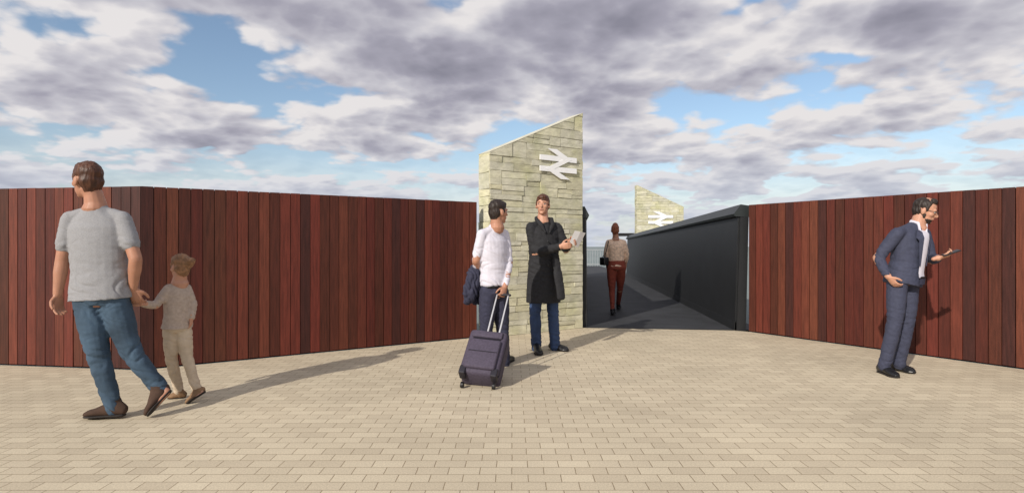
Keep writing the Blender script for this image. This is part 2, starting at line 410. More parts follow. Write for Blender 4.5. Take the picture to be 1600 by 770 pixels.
def head_details(t,c,fwd,k,hair,eyes=True,lipm=True):
    f,r,u=headaxes(fwd); A=dict(X=r,Y=f,Z=u)
    if eyes:
        for q in (-1,1):
            mb=MB(); mb.ell(c+(f*.0745+r*q*.030+u*.002)*k,(.0125*k,.0085*k,.0062*k),**A); e=build('eye',mb,M['eyew'],t,smooth=True)
            mb=MB(); mb.ell(c+(f*.0805+r*q*.030+u*.002)*k,(.0058*k,.004*k,.0056*k),**A,n=10,m=8); build('iris',mb,M['eye'],e,smooth=True)
            mb=MB(); mb.loft([c+(f*.083+r*q*.014+u*.021)*k,c+(f*.086+r*q*.03+u*.025)*k,c+(f*.076+r*q*.046+u*.020)*k],[.003*k,.0035*k,.0022*k],n=8); build('eyebrow',mb,hair,t,smooth=True)
    if lipm:
        mb=MB(); mb.ell(c+(f*.086-u*.055)*k,(.020*k,.0075*k,.0035*k),**A); mb.ell(c+(f*.085-u*.062)*k,(.016*k,.0075*k,.004*k),**A); build('lips',mb,M['lip'],t,smooth=True)
def hair_disp(v): return noise.noise(V(v.x*70,v.y*70,v.z*22))*.005+noise.noise(v*24)*.004
def hair_short(t,c,fwd,k,mat,extra=None,fringe=.0,vox=.005):
    f,r,u=headaxes(fwd); A=dict(X=r,Y=f,Z=u); mb=MB()
    mb.ell(c+(u*.046-f*.018)*k,(.076*k,.095*k,.078*k),**A)
    mb.ell(c+(u*.0-f*.046)*k,(.071*k,.062*k,.08*k),**A)
    mb.ell(c+(u*-.045-f*.05)*k,(.053*k,.038*k,.042*k),**A)
    mb.ell(c+(u*.078+f*.035)*k,(.054*k,.046*k,.032*k),**A)
    for q in (-1,1): mb.ell(c+(r*q*.067+f*.014+u*.018)*k,(.009*k,.017*k,.034*k),**A)
    if extra: extra(mb,f,r,u)
    return build('hair',mb,mat,t,voxel=vox,disp=hair_disp,sm_it=2)
def wrink(amp,fx=8,fz=17,seed=0):
    o=V(seed*3.1,seed*1.7,seed*2.3)
    def fn(v):
        p=V(v.x*fx,v.y*fx,v.z*fz)+o
        w=noise.noise(p*.45)*1.2
        q=V(p.x+w*2,p.y+w*1.5,p.z+p.x*.8+w)
        n1=min(1.0,abs(noise.noise(q))*3.0)
        n2=min(1.0,abs(noise.noise(q*1.7+V(5,3,1)))*3.0)
        return amp*(n1+.3*n2-1.0)
    return fn
def torso(mb,hips,shs,neck,rings,side):
    pel=(hips[0]+hips[1])/2; sc=(shs[0]+shs[1])/2
    pts=[];rad=[]
    for t,a,b in rings:
        pts.append(pel.lerp(sc,t) if t<=1 else sc.lerp(neck,t-1)); rad.append((a,b))
    mb.loft(pts,rad,side=side,n=24,rnd=False)
def limb(mb,ps,rs,sub=3,side=None):
    pts=[];rad=[]
    for i in range(len(ps)-1):
        for j in range(sub):
            q=j/sub; pts.append(ps[i].lerp(ps[i+1],q)); a=rs[i];b=rs[i+1]; rad.append(a*(1-q)+b*q)
    pts.append(ps[-1]); rad.append(rs[-1])
    for _ in range(2):
        pts=[pts[0]]+[pts[i]*.6+(pts[i-1]+pts[i+1])*.2 for i in range(1,len(pts)-1)]+[pts[-1]]
    mb.loft(pts,rad,side=side,n=16)
def shoe(t,ank,heel,toe,s,mat,wd=.046,boot=.0,lift=0):
    L=toe-heel; ln=L.length; l=L.normalized(); u=orth(ank-heel,l)
    if u.z<0: u=-u
    sd=l.cross(u).normalized()
    mb=MB(); pts=[];rad=[]
    for q,h,w in ((0.03,.07,.7),(.12,.09,.84),(.3,.092,.88),(.48,.072,.92),(.7,.05,1.06),(.86,.042,.98),(.96,.03,.66)):
        pts.append(heel+L*q+u*(h*.5+.010)*s*1.0); rad.append((wd*w*s,h*.55*s))
    mb.loft(pts,rad,side=sd,n=18)
    mb.loft([heel+L*.24+u*.05*s, ank*.5+(heel+L*.24+u*.07*s)*.5, ank+(ank-heel-L*.24).normalized()*boot],[.045*s,.046*s,.046*s],side=sd)
    o=build('shoe',mb,mat,t,voxel=.006*max(s,.8),sm_it=2)
    mb=MB(); pts=[];rad=[]
    for q,w in ((0.0,.62),(.06,.8),(.3,.84),(.5,.86),(.7,1.1),(.86,1.0),(.97,.62)):
        pts.append(heel+L*q+u*.009*s); rad.append((wd*w*1.05*s,.0095*s))
    mb.loft(pts,rad,side=sd,n=16); build('sole',mb,M['sole'],o,smooth=True)
    return o
def conv(lst,D): return [x if isinstance(x,Vector) else W(x[0],x[1],D+x[2]) for x in lst]

def person(label,base,D,s,skin,head,hd,hk,neck,sh,el,wr,hands,hip,kn,an,feet,arm=(.052,.043,.044,.03),leg=(.075,.052,.05,.036),vox=.006,tw=1.0,group=None,nr=.056):
    t=thing('person',label,'person',base,group)
    P={}
    P['head']=W(head[0],head[1],D+head[2]); P['neck']=W(neck[0],neck[1],D+neck[2])
    for k,v in (('sh',sh),('el',el),('wr',wr),('hip',hip),('kn',kn),('an',an)): P[k]=conv(v,D)
    P['side']=(P['sh'][1]-P['sh'][0]).normalized(); P['D']=D; P['s']=s; P['hd']=hd.normalized(); P['hk']=hk
    mb=MB(); head_skin(mb,P['head'],hd,hk,P['neck'],nr)
    shw=(P['sh'][1]-P['sh'][0]).length/2
    w=s*tw
    torso(mb,P['hip'],P['sh'],P['neck'],[(-.12,.09*w,.07*w),(0,.125*w,.09*w),(.35,.115*w,.08*w),(.7,.125*w,.09*w),(.93,shw*.75,.065*w),(1.3,.06*w,.05*w)],P['side'])
    for i in (0,1):
        limb(mb,[P['sh'][i],P['el'][i]],[arm[0]*s*.9,arm[1]*s],side=P['side'])
        limb(mb,[P['el'][i],P['el'][i].lerp(P['wr'][i],.3),P['wr'][i]],[arm[1]*s,arm[2]*s,arm[3]*s],side=P['side'])
        limb(mb,[P['hip'][i],P['kn'][i],P['kn'][i].lerp(P['an'][i],.35),P['an'][i]],[leg[0]*s,leg[1]*s,leg[2]*s,leg[3]*s],side=P['side'])
        hl,to=feet[i]
        mb.loft([hl.lerp(to,.2)+UP*.035*s,hl.lerp(to,.5)+UP*.03*s,hl.lerp(to,.8)+UP*.022*s],[.022*s,.022*s,.014*s])
        mb.loft([P['an'][i],hl.lerp(to,.2)+UP*.04*s],[.03*s,.022*s])
        h=hands[i]
        if h: hand(mb,P['wr'][i],h[0],h[1],h[2],h[3] if len(h)>3 else s,h[4] if len(h)>4 else .4)
    build('body',mb,skin,t,voxel=vox,sm_it=2)
    return t,P
def trousers(t,P,mat,r,waist=.12,seed=0,amp=.006,hw=.15,hdp=.115,crotch=-.1,hem=.0,vox=.008,name='trousers'):
    s=P['s']; mb=MB()
    pel=(P['hip'][0]+P['hip'][1])/2
    torso(mb,P['hip'],P['sh'],P['neck'],[(crotch,hw*.7,hdp*.8),(-.02,hw,hdp),(waist,hw*.93,hdp*.93),(waist+.08,hw*.88,hdp*.88)],(P['hip'][1]-P['hip'][0]).normalized())
    for i in (0,1):
        k,a=P['kn'][i],P['an'][i]
        end=a+(a-k).normalized()*hem
        limb(mb,[P['hip'][i],P['hip'][i].lerp(k,.5),k,k.lerp(end,.5),end],[r[0],r[1],r[2],r[3],r[4]],sub=2,side=P['side'])
    f=wrink(amp,8,15,seed)
    def dd(v):
        w=0
        for i in (0,1):
            for q,g in ((P['kn'][i],.14),(P['an'][i],.15),(pel,.16)):
                w=max(w,math.exp(-((v-q).length/g)**2))
        return f(v)*(.35+.9*w)
    return build(name,mb,mat,t,voxel=vox,disp=dd,sm_it=3)
def top(t,P,mat,rings,sleeve,sl_r,seed=0,amp=.006,name='shirt',vox=.007,extra=None):
    mb=MB(); torso(mb,P['hip'],P['sh'],P['neck'],rings,P['side'])
    for i in (0,1):
        shp=P['sh'][i]; e=P['el'][i]; w=P['wr'][i]
        mb.loft([shp.lerp(P['neck'],.8)-UP*.025,shp.lerp(P['neck'],.4)-UP*.012,shp],[sl_r[0]*.5,sl_r[0]*.74,sl_r[0]*.93],n=16)
        if sleeve<1: limb(mb,[shp,shp.lerp(e,sleeve)],[sl_r[0],sl_r[1]],side=P['side'])
        else:
            q=e.lerp(w,sleeve-1)
            limb(mb,[shp,shp.lerp(e,.5),e,e.lerp(q,.5),q],[sl_r[0],sl_r[1],sl_r[2],sl_r[3],sl_r[4]],sub=2,side=P['side'])
    if extra: extra(mb)
    f=wrink(amp,7,13,seed)
    def dd(v):
        w=0
        for i in (0,1): w=max(w,math.exp(-((v-P['el'][i]).length/.14)**2),math.exp(-((v-P['sh'][i]).length/.1)**2)*.1)
        pel=(P['hip'][0]+P['hip'][1])/2
        w=max(w,math.exp(-((v.z-pel.z-.1)/.14)**2)*.8)
        return f(v)*(.35+.9*w)
    return build(name,mb,mat,t,voxel=vox,disp=dd,sm_it=3)
# --- man in grey t-shirt
D=4.05
ft=[(W(193,650,4.03),W(132,653,4.0)),(W(268,612,4.16),W(232,650,4.02))]
t,P=person('man in grey t-shirt and blue jeans walking left, holding the small child\'s hand',V(-2.75,4.05,0),D,1.0,M['skin_tan'],
 (136,282,0),V(-.9,.42,.02),1.08,(149,317,.01),[(110,342,-.01),(192,342,.03)],[(97,408,-.02),(212,405,.0)],[(90,460,-.04),(208,450,.05)],
 [(V(.06,-.02,-1),V(1,0,0),V(-.3,-1,0),1.0,.45),(V(.15,.25,-1),V(-.6,.6,.2),V(1,.2,0),1.0,.7)],
 [(138,464,0),(177,464,.02)],[(153,556,-.03),(203,550,.04)],[(176,630,-.02),(247,602,.09)],ft,arm=(.052,.042,.043,.028),leg=(.085,.058,.055,.038),tw=1.15,nr=.054)
hair_short(t,P['head'],V(-.9,.42,.02),1.10,M['hair_brown'],extra=lambda mb,f,r,u:(mb.ell(P['head']+u*.1+f*.03,(.055,.065,.028),r,f,u),mb.ell(P['head']-u*.065-f*.055,(.05,.035,.04),r,f,u)))
head_details(t,P['head'],V(-.9,.42,.02),1.08,M['hair_brown'])
trousers(t,P,M['jeans'],[.098,.092,.071,.062,.057],waist=.1,seed=1,amp=.0085,hw=.182,hdp=.132,hem=.03)
top(t,P,M['tee'],[(-.03,.205,.14),(.1,.196,.133),(.35,.182,.12),(.65,.185,.12),(.88,.188,.108),(1.0,.160,.086),(1.4,.10,.075),(1.85,.067,.064)],.62,[.057,.062],seed=2,amp=.0065,name='t_shirt')
for i in (0,1): shoe(t,P['an'][i],ft[i][0],ft[i][1],1.06,M['brown_suede'],boot=.04)

# --- child
D=4.45; s=.62
ft=[(G(289,621)+V(0,0,0),G(263,622)),(W(321,613,4.5),G(292,631))]
t,P=person('small child with hair in a bun, beige jumper and cream trousers, walking hand in hand',V(-2.5,4.5,0),D,s,M['skin'],
 (281,417,0),V(-.85,.5,.0),.80,(281,436,.01),[(264,451,-.04),(292,451,.05)],[(244,477,-.12),(302,476,.06)],[(222,474,-.27),(299,497,.02)],
 [(V(-1,-.4,.1),V(0,-.3,-1),V(0,.3,1),.66,.7),(V(-.15,.1,-1),V(-1,0,0),V(-.2,1,0),.66,.5)],
 [(268,512,0),(286,512,.03)],[(267,560,.02),(292,559,.03)],[(279,608,.1),(307,606,.03)],ft,arm=(.05,.042,.04,.032),leg=(.085,.06,.058,.042),vox=.005,tw=1.1)
c=P['head']
def bun(mb,f,r,u):
    b=W(299,408,4.42)
    mb.ell(c.lerp(b,.5)+UP*.012,(.062,.055,.05),r,f,u); mb.ell(b,(.031,.031,.029),r,f,u)
hair_short(t,c,V(-.85,.5,0),.84,M['hair_blond'],extra=bun,vox=.005)
head_details(t,c,V(-.85,.5,.0),.80,M['hair_blond'])
trousers(t,P,M['cream'],[.062,.057,.045,.040,.038],waist=.05,seed=3,amp=.006,hw=.102,hdp=.082,hem=.01,vox=.006)
top(t,P,M['beige_knit'],[(.0,.112,.092),(.15,.106,.086),(.4,.096,.08),(.7,.097,.08),(.9,.095,.07),(1.05,.08,.058),(1.5,.048,.045)],1.92,[.038,.038,.033,.030,.026],seed=4,amp=.005,name='jumper',vox=.006)
for i in (0,1): shoe(t,P['an'][i],ft[i][0],ft[i][1],.68,M['tan_shoe'],boot=.02)

# --- man with suitcase
D=5.7
ft=[(G(756,573),G(762,562)),(G(787,571),G(800,561))]
t,P=person('man in white shirt and navy trousers seen from behind, pulling the wheeled suitcase',V(-.17,5.75,0),D,.94,M['skin_tan'],
 (779,331,0),V(.78,.62,.0),1.0,(776,349,.0),[(753,366,-.08),(788,366,.12)],[(744,407,-.08),(795,409,.08)],[(748,430,.10),(789,448,-.06)],
 [(V(.6,.7,-.2),V(0,0,1),V(0,1,0),.94,.8),(V(-.25,-.5,-.9),V(-.6,.6,.0),V(-.6,-.6,0),.94,1.1)],
 [(763,455,-.03),(781,455,.07)],[(760,512,.0),(785,512,.1)],[(757,562,.02),(788,561,.1)],ft)
hair_short(t,P['head'],V(.78,.62,0),1.01,M['hair_dark'])
head_details(t,P['head'],V(.78,.62,.0),1.0,M['hair_dark'])
trousers(t,P,M['navy'],[.09,.086,.067,.062,.058],waist=.02,seed=5,amp=.006,hw=.152,hdp=.12,hem=.03)
top(t,P,M['white_shirt'],[(.085,.143,.110),(.13,.158,.125),(.2,.158,.125),(.4,.148,.115),(.7,.16,.118),(.88,.164,.106),(1.0,.140,.08),(1.4,.085,.065),(1.85,.06,.058)],1.92,[.053,.052,.047,.043,.034],seed=6,amp=.008)
mb=MB(); torso(mb,P['hip'],P['sh'],P['neck'],[(.07,.147,.116),(.115,.147,.116)],P['side']); build('belt',mb,M['black_leather'],t,smooth=True)
for i in (0,1): shoe(t,P['an'][i],ft[i][0],ft[i][1],.94,M['black_leather'])
grip=P['wr'][1]+V(-.25,-.5,-.9).normalized()*.085
mb=MB()
mb.loft([W(744,417,5.72),W(741,430,5.68),W(738,450,5.66),W(733,466,5.66),W(730,472,5.66)],[(.055,.045),(.085,.065),(.095,.055),(.07,.045),(.045,.03)],side=V(.9,.5,0))
mb.loft([W(752,425,5.85),W(748,452,5.8),W(746,474,5.78)],[(.05,.05),(.07,.04),(.06,.02)],side=V(.9,.5,0))
o=build('folded_jacket',mb,M['navy'],None,voxel=.008,disp=wrink(.018,11,9,9)); tag(o,'navy jacket folded over the forearm of the man in the white shirt','jacket')

# --- suitcase
B0=W(748,607,4.9); B0.z=.05
ax=(grip-B0); 
ax=ax.normalized(); sd=orth(V(1,-.12,0),ax); nn=sd.cross(ax)
if nn.y>0: nn=-nn
t=thing('suitcase','purple grey wheeled suitcase tilted behind the man in the white shirt','suitcase',V(B0.x,B0.y,0))
hw_,ln,dp=.172,.46,.11
mb=MB(); c=B0+ax*(ln/2+.015)-nn*0
mb.cbox(c,sd*hw_,ax*ln/2,nn*dp); build('case_body',mb,M['case'],t,bevel=.035,smooth=True)
mb=MB(); mb.cbox(c+nn*(dp+.012)-ax*.045,sd*(hw_*.80),ax*.15,nn*.022); build('front_pocket',mb,M['case'],t,bevel=.018,smooth=True)
mb=MB(); mb.cbox(c+nn*(dp+.01)+ax*.165,sd*(hw_*.78),ax*.035,nn*.015); build('upper_pocket',mb,M['case'],t,bevel=.012,smooth=True)
for q in (-.03,.125):
    mb=MB(); mb.cbox(c+nn*(dp+.036 if q<.1 else dp+.004)+ax*q,sd*(hw_*.72),ax*.003,nn*.003); build('zip',mb,M['case_trim'],t)
for q in (-1,1):
    mb=MB(); mb.loft([c+sd*q*hw_*.99-ax*ln*.46+nn*dp*.55,c+sd*q*hw_*.99+ax*ln*.46+nn*dp*.55],[.006,.006],n=8)
    build('piping',mb,M['case_trim'],t,smooth=True)
for q in (-1,1):
    mb=MB(); wc=B0+sd*q*(hw_*.8)-ax*.005+nn*.05; wc.z=.028
    mb.loft([wc-sd*.013,wc+sd*.013],[.027,.027],n=20,rnd=False); build('wheel',mb,M['black_leather'],t,bevel=.004)
    mb=MB(); mb.cbox(B0+sd*q*(hw_*.8)+ax*.035+nn*.07,sd*.028,ax*.04,nn*.05); build('corner_guard',mb,M['case_trim'],t,bevel=.01)
topc=c+ax*ln/2
for q in (-1,1):
    mb=MB(); mb.loft([topc+sd*q*.055-ax*.02-nn*.05,grip+sd*q*.055-ax*.0],[.0085,.0075],n=10); build('handle_rod',mb,M['alu'],t,smooth=True)
mb=MB(); mb.loft([grip-sd*.07,grip+sd*.07],[.013,.013],n=12); build('grip',mb,M['case_trim'],t,smooth=True)
mb=MB(); mb.loft([topc-sd*.06-nn*.0,topc-sd*.05+ax*.03,topc+sd*.05+ax*.03,topc+sd*.06],[.008,.01,.01,.008],n=8); build('carry_handle',mb,M['case_trim'],t,smooth=True)

# --- man in black coat
D=6.63
ft=[(G(838,546),G(843,556)),(G(862,545),G(888,549))]
t,P=person('man in long black coat and blue jeans facing the camera, holding a white leaflet',V(.4,6.65,0),D,1.0,M['skin'],
 (848,320,-.02),V(-.22,-1,.03),1.02,(848,342,.0),[(830,356,-.05),(870,356,.05)],[(835,396,-.06),(884,390,.02)],[(876,385,-.33),(890,377,-.27)],
 [(V(.9,-.25,.1),V(.2,.9,.3),V(0,-.3,1),.95,.6),(V(.5,-.6,.0),V(-.6,-.2,-.5),V(-.2,-.4,1),.95,.6)],
 [(838,424,0),(860,424,.02)],[(836,486,-.04),(864,486,.0)],[(838,538,.0),(867,536,.03)],ft)
hair_short(t,P['head'],V(-.22,-1,.03),1.03,M['hair_brown'],extra=lambda mb,f,r,u:mb.ell(P['head']+u*.09+f*.045,(.05,.035,.02),r,f,u))
head_details(t,P['head'],V(-.22,-1,.03),1.02,M['hair_brown'])
trousers(t,P,M['jeans2'],[.088,.083,.068,.065,.060],waist=.12,seed=7,amp=.009,hw=.15,hdp=.12,hem=.04)
def coatx(mb):
    hipc=(P['hip'][0]+P['hip'][1])/2; s_=P['side']
    z1=H-(472-385)/F*D
    a=V(hipc.x,hipc.y,hipc.z+.1); b=V(hipc.x-.0,hipc.y,z1)
    mb.loft([a,a.lerp(b,.35),a.lerp(b,.7),b],[(.178,.14),(.192,.148),(.2,.152),(.207,.156)],side=s_,n=24,rnd=False)
    # loose front flap hanging open on the right
    mb.loft([W(868,400,6.52),W(872,430,6.48),W(876,455,6.46),W(877,466,6.46)],[(.05,.03),(.055,.03),(.055,.03),(.05,.025)],side=V(1,.5,0),n=16)
top(t,P,M['black_coat'],[(.0,.185,.142),(.3,.176,.138),(.6,.183,.138),(.88,.188,.118),(1.0,.165,.095),(1.3,.1,.08),(1.6,.08,.075)],1.93,[.066,.064,.058,.05,.043],seed=8,amp=.009,name='coat',extra=coatx)
nf=P['side'].cross(UP).normalized(); 
if nf.y>0: nf=-nf
ch=(P['sh'][0]+P['sh'][1])/2
mb=MB(); s_=P['side']
mb.loft([P['neck']+s_*-.05-nf*.05+UP*.0,P['neck']-s_*.085+nf*.02-UP*.01,P['neck']-s_*.06+nf*.10-UP*.07,P['neck']-s_*.02+nf*.135-UP*.16],[(.02,.03),(.024,.03),(.03,.02),(.012,.012)],n=10)
mb.loft([P['neck']+s_*.05-nf*.05+UP*.0,P['neck']+s_*.1+nf*.02-UP*.01,P['neck']+s_*.085+nf*.10-UP*.07,P['neck']+s_*.03+nf*.135-UP*.16],[(.02,.03),(.026,.034),(.034,.022),(.012,.012)],n=10)
mb.loft([P['neck']-s_*.06-nf*.05+UP*.01,P['neck']-nf*.075+UP*.015,P['neck']+s_*.06-nf*.05+UP*.01],[.026,.028,.026],n=10)
build('collar',mb,M['black_coat'],t,voxel=.007,disp=wrink(.003,10,10,3))
for i in range(3):
    mb=MB(); q=ch+nf*.152+s_*-.01-UP*(.16+.13*i); mb.ell(q,(.012,.006,.012),s_,nf,UP,n=10,m=6); build('button',mb,M['black_leather'],t,smooth=True)
for i in (0,1): shoe(t,P['an'][i],ft[i][0],ft[i][1],1.0,M['black_leather'])
a=W(897,384,6.27); b=W(907,362,6.25); w_=W(915,364,6.33)-b
mb=MB(); mb.v=[a,a+w_*.75-UP*.01,b+w_,b]; mb.face((0,1,2,3)); 
nn_=(b-a).cross(w_).normalized()*.002; k=[v+nn_ for v in mb.v]; mb2=MB(); mb2.hexa(mb.v+k)
l2=W(890,378,6.22); mb2.hexa([a,l2,l2+(b-a)*.8,b]+[q+V(0,-.002,0) for q in (a,l2,l2+(b-a)*.8,b)])
o=build('leaflet',mb2,M['paper']); tag(o,'small white folded leaflet held by the man in the black coat','leaflet')

# --- woman on the bridge
D=10.1
ft=[(G(957,493),G(958,487)),(G(966,484),G(967,479))]
t,P=person('woman with auburn hair, peach top and rust trousers walking away on the footbridge',V(1.83,10.2,0),D,.9,M['skin'],
 (961,360,0),V(.05,1,0),.88,(962,371,.0),[(951,379,0),(974,379,0)],[(947,395,.02),(979,396,.0)],[(948,411,.05),(978,411,.08)],
 [(V(0,.1,-1),V(1,0,0),V(0,1,0),.9,.5),(V(0,.2,-1),V(-1,0,0),V(0,1,0),.9,.5)],
 [(956,418,0),(970,418,0)],[(956,452,.05),(969,450,.25)],[(957,483,.0),(966,474,.75)],ft,vox=.008,arm=(.045,.038,.037,.026))
c=P['head']
hair_short(t,c,V(.05,1,0),.92,M['hair_red'],extra=lambda mb,f,r,u:mb.ell(c+u*.09-f*.03,(.05,.05,.045),r,f,u),vox=.008)
trousers(t,P,M['rust'],[.095,.082,.056,.046,.040],waist=.2,seed=11,amp=.005,hw=.165,hdp=.13,hem=.0)
top(t,P,M['blouse'],[(.05,.155,.13),(.25,.14,.11),(.5,.14,.11),(.8,.155,.11),(.95,.15,.09),(1.3,.08,.06),(1.6,.05,.05)],1.7,[.055,.053,.049,.046,.041],seed=12,amp=.006,name='blouse')
for i in (0,1): shoe(t,P['an'][i],ft[i][0],ft[i][1],.9,M['black_leather'])
t=thing('handbag','small black handbag hanging at the left side of the woman on the footbridge','handbag',W(945,415,10.05))
mb=MB(); c=W(944,408,10.05); mb.cbox(c,V(.05,.02,0),V(-.02,.11,0),UP*.07); build('bag_body',mb,M['black_leather'],t,bevel=.02,smooth=True)
mb=MB(); mb.loft([c+V(.0,-.06,.07),W(948,390,9.98),W(951,377,10.02),W(950,377,10.15),W(946,392,10.15),c+V(-.01,.08,.07)],[.007]*6,n=6); build('strap',mb,M['black_leather'],t,smooth=True)

# --- man in blue suit
D=5.38
ft=[(G(1374,581),G(1403,591)),(G(1398,577),G(1430,584))]
hdv=V(.78,-.62,-.36)
t,P=person('bearded man in blue suit with open white collar, hand in pocket, looking at his phone',V(3.6,5.42,0),D,.93,M['skin'],
 (1446,329,0),hdv,1.0,(1434,350,.02),[(1402,365,-.07),(1443,365,.09)],[(1371,403,.0),(1455,406,.04)],[(1388,432,-.12),(1466,403,-.14)],
 [(V(.5,-.3,-.8),V(.7,.3,0),V(.3,-.9,0),.9,.5),(V(.85,-.3,.25),V(-.2,.3,1),V(-.3,-1,.2),.93,.75)],
 [(1402,436,-.05),(1420,436,.05)],[(1399,502,-.06),(1418,500,.05)],[(1383,566,.03),(1406,563,.13)],ft)
c=P['head']
hair_short(t,c,V(.78,-.62,-.2),.98,M['hair_dark'],extra=lambda mb,f,r,u:mb.ell(c+u*.094+f*.04,(.042,.038,.024),r,f,u))
head_details(t,c,hdv,1.0,M['hair_dark'])
f,r,u=headaxes(hdv); mb=MB()
mb.ell(c+(f*.024-u*.074),(.052,.059,.040),r,f,u); mb.ell(c+(f*.060-u*.094),(.027,.022,.020),r,f,u)
for q in (-1,1): mb.ell(c+r*q*.056-u*.04+f*.010,(.008,.016,.036),r,f,u)
mb.ell(c+f*.087-u*.046,(.020,.007,.004),r,f,u)
build('beard',mb,M['hair_dark'],t,voxel=.0045,disp=lambda v:noise.noise(v*90)*.0015-.0008,sm_it=1)
mb=MB()
for q in (-1,1):
    cc=c+f*.094+r*q*.031+u*.003
    mb.extr([cc+r*.020*math.cos(a_)+u*.012*math.sin(a_) for a_ in [i*math.pi/6 for i in range(12)]],f*.003)
    mb.loft([cc+r*q*.022+u*.004,c+r*q*.078+u*.006-f*.005],[.002,.002],n=6)
mb.loft([c+f*.097-r*.01+u*.006,c+f*.097+r*.01+u*.006],[.002,.002],n=6)
build('glasses',mb,M['glass'],t)
trousers(t,P,M['blue_suit'],[.088,.082,.067,.061,.055],waist=.1,seed=13,amp=.0055,hw=.14,hdp=.118,hem=.04)
top(t,P,M['blue_suit'],[(-.12,.18,.15),(.1,.168,.14),(.35,.148,.12),(.65,.162,.124),(.88,.172,.116),(1.0,.155,.092),(1.4,.092,.075),(1.7,.072,.068)],1.86,[.060,.058,.051,.046,.039],seed=14,amp=.006,name='suit_jacket')
s_=P['side']; nf=s_.cross(UP).normalized()
if nf.y>0: nf=-nf
pel=(P['hip'][0]+P['hip'][1])/2; ch=(P['sh'][0]+P['sh'][1])/2
def chestpt(tt,uu,off=0):
    a=.17;b=.13+off
    cpt=pel.lerp(ch,tt) if tt<=1 else ch.lerp(P['neck'],tt-1)
    if tt<.15: b+=.012
    if tt>.9: b=b-(tt-.9)*.16
    uu_=max(-.95,min(.95,uu/a))
    return cpt+s_*uu+nf*b*math.sqrt(1-uu_*uu_)
mb=MB(); rows=14; cols=6
for i in range(rows+1):
    tt=.05+(1.5-.05)*i/rows; 
    hwid=.045+.015*i/rows
    for j in range(cols+1): mb.v.append(chestpt(tt,.015+hwid*(2*j/cols-1),.017))
for i in range(rows):
    for j in range(cols): a_=i*(cols+1)+j; mb.face((a_,a_+1,a_+cols+2,a_+cols+1))
build('shirt',mb,M['white_shirt'],t,smooth=True,fix=False,disp=lambda v:noise.noise(v*18)*.004)
mb=MB()
for i in range(3):
    tt=-.1+.16*i/2
    for j in range(5): mb.v.append(chestpt(tt,.015+(.05 if i==2 else .046)*(2*j/4-1),.03))
for i in range(2):
    for j in range(4): a_=i*5+j; mb.face((a_,a_+1,a_+6,a_+5))
build('trouser_front',mb,M['navy'],t,smooth=True,fix=False)
for q in (-1,1):
    mb=MB()
    mb.loft([P['neck']+s_*q*.055-nf*.03+UP*.02,P['neck']+s_*q*.06+nf*.035+UP*.0,ch+nf*.115+s_*(q*.035)-UP*.03],[(.012,.022),(.012,.024),(.005,.012)],n=10); build('shirt_collar',mb,M['white_shirt'],t,smooth=True)
    mb=MB(); g=[]
    for tt,w0,w1 in ((1.35,.05,.075),(1.1,.055,.105),(.9,.056,.118),(.84,.056,.095),(.6,.052,.08),(.3,.046,.056)):
        g.append((chestpt(tt,.012+q*w0,.024),chestpt(tt,.012+q*w1,.026)))
    for i in range(len(g)-1):
        a_,b_=g[i]; c_,d_=g[i+1]
        mb.hexa([a_,b_,d_,c_]+[x_+nf*.006 for x_ in (a_,b_,d_,c_)])
    build('lapel',mb,M['blue_suit'],t)
mb=MB(); g=[chestpt(tt,.015+.05*(2*j/5-1),.034) for tt in (.035,.075) for j in range(6)]
mb.v=g
for j in range(5): mb.face((j,j+1,j+7,j+6))
build('belt',mb,M['black_leather'],t,smooth=True,fix=False)
for i in (0,1): shoe(t,P['an'][i],ft[i][0],ft[i][1],.95,M['black_leather'])
w=P['wr'][1]; pc=W(1486,395,5.17)
t=thing('mobile_phone','black mobile phone in the hand of the man in the blue suit','phone',pc)
pd=V(.85,-.25,.35).normalized(); ps=orth(V(.2,.9,.1),pd); pn=pd.cross(ps)
mb=MB(); mb.cbox(pc,pd*.07,ps*.035,pn*.0045); build('phone_case',mb,M['black_leather'],t,bevel=.004)
if pn.z<0: pn=-pn
mb=MB(); mb.cbox(pc+pn*.0052,pd*.064,ps*.031,pn*.0008); build('screen',mb,M['glass'],t)

# ---------------------------------------------------------------- light, sky, camera
el_=math.radians(28); hx,hy=.56,.83; l=math.hypot(hx,hy); hx/=l; hy/=l
sd_=V(hx*math.cos(el_),hy*math.cos(el_),-math.sin(el_))
sun=bpy.data.lights.new('sun','SUN'); sun.energy=4.1; sun.angle=math.radians(.8); sun.color=(1,.93,.82)
so=bpy.data.objects.new('sun',sun); C.objects.link(so); so.rotation_euler=sd_.to_track_quat('-Z','Y').to_euler()
w=bpy.data.worlds.new('World'); bpy.context.scene.world=w; w.use_nodes=True
nt=w.node_tree; nt.nodes.clear(); L=nt.links
def nd(t): return nt.nodes.new(t)
def mth(op,a,b=None,c=None,clamp=False):
    n=nd('ShaderNodeMath'); n.operation=op; n.use_clamp=clamp
    for i,x in enumerate((a,b,c)):
        if x is None: continue
        if isinstance(x,(int,float)): n.inputs[i].default_value=x
        else: L.new(x,n.inputs[i])
    return n.outputs[0]
def mr(x,a,b,c=0,d=1,st='SMOOTHSTEP'):
    n=nd('ShaderNodeMapRange'); n.interpolation_type=st
    L.new(x,n.inputs[0])
    for i,q in enumerate((a,b,c,d)): n.inputs[i+1].default_value=q
    return n.outputs[0]
sky=nd('ShaderNodeTexSky'); sky.sky_type='NISHITA'; sky.sun_disc=False; sky.sun_elevation=el_; sky.sun_rotation=math.atan2(-hx,-hy)
tc=nd('ShaderNodeTexCoord'); sp=nd('ShaderNodeSeparateXYZ'); L.new(tc.outputs['Generated'],sp.inputs[0])
X,Y,Z=sp.outputs
zz=mth('ADD',mth('MAXIMUM',Z,0.0),.21)
u=mth('DIVIDE',X,zz); v=mth('DIVIDE',Y,zz)
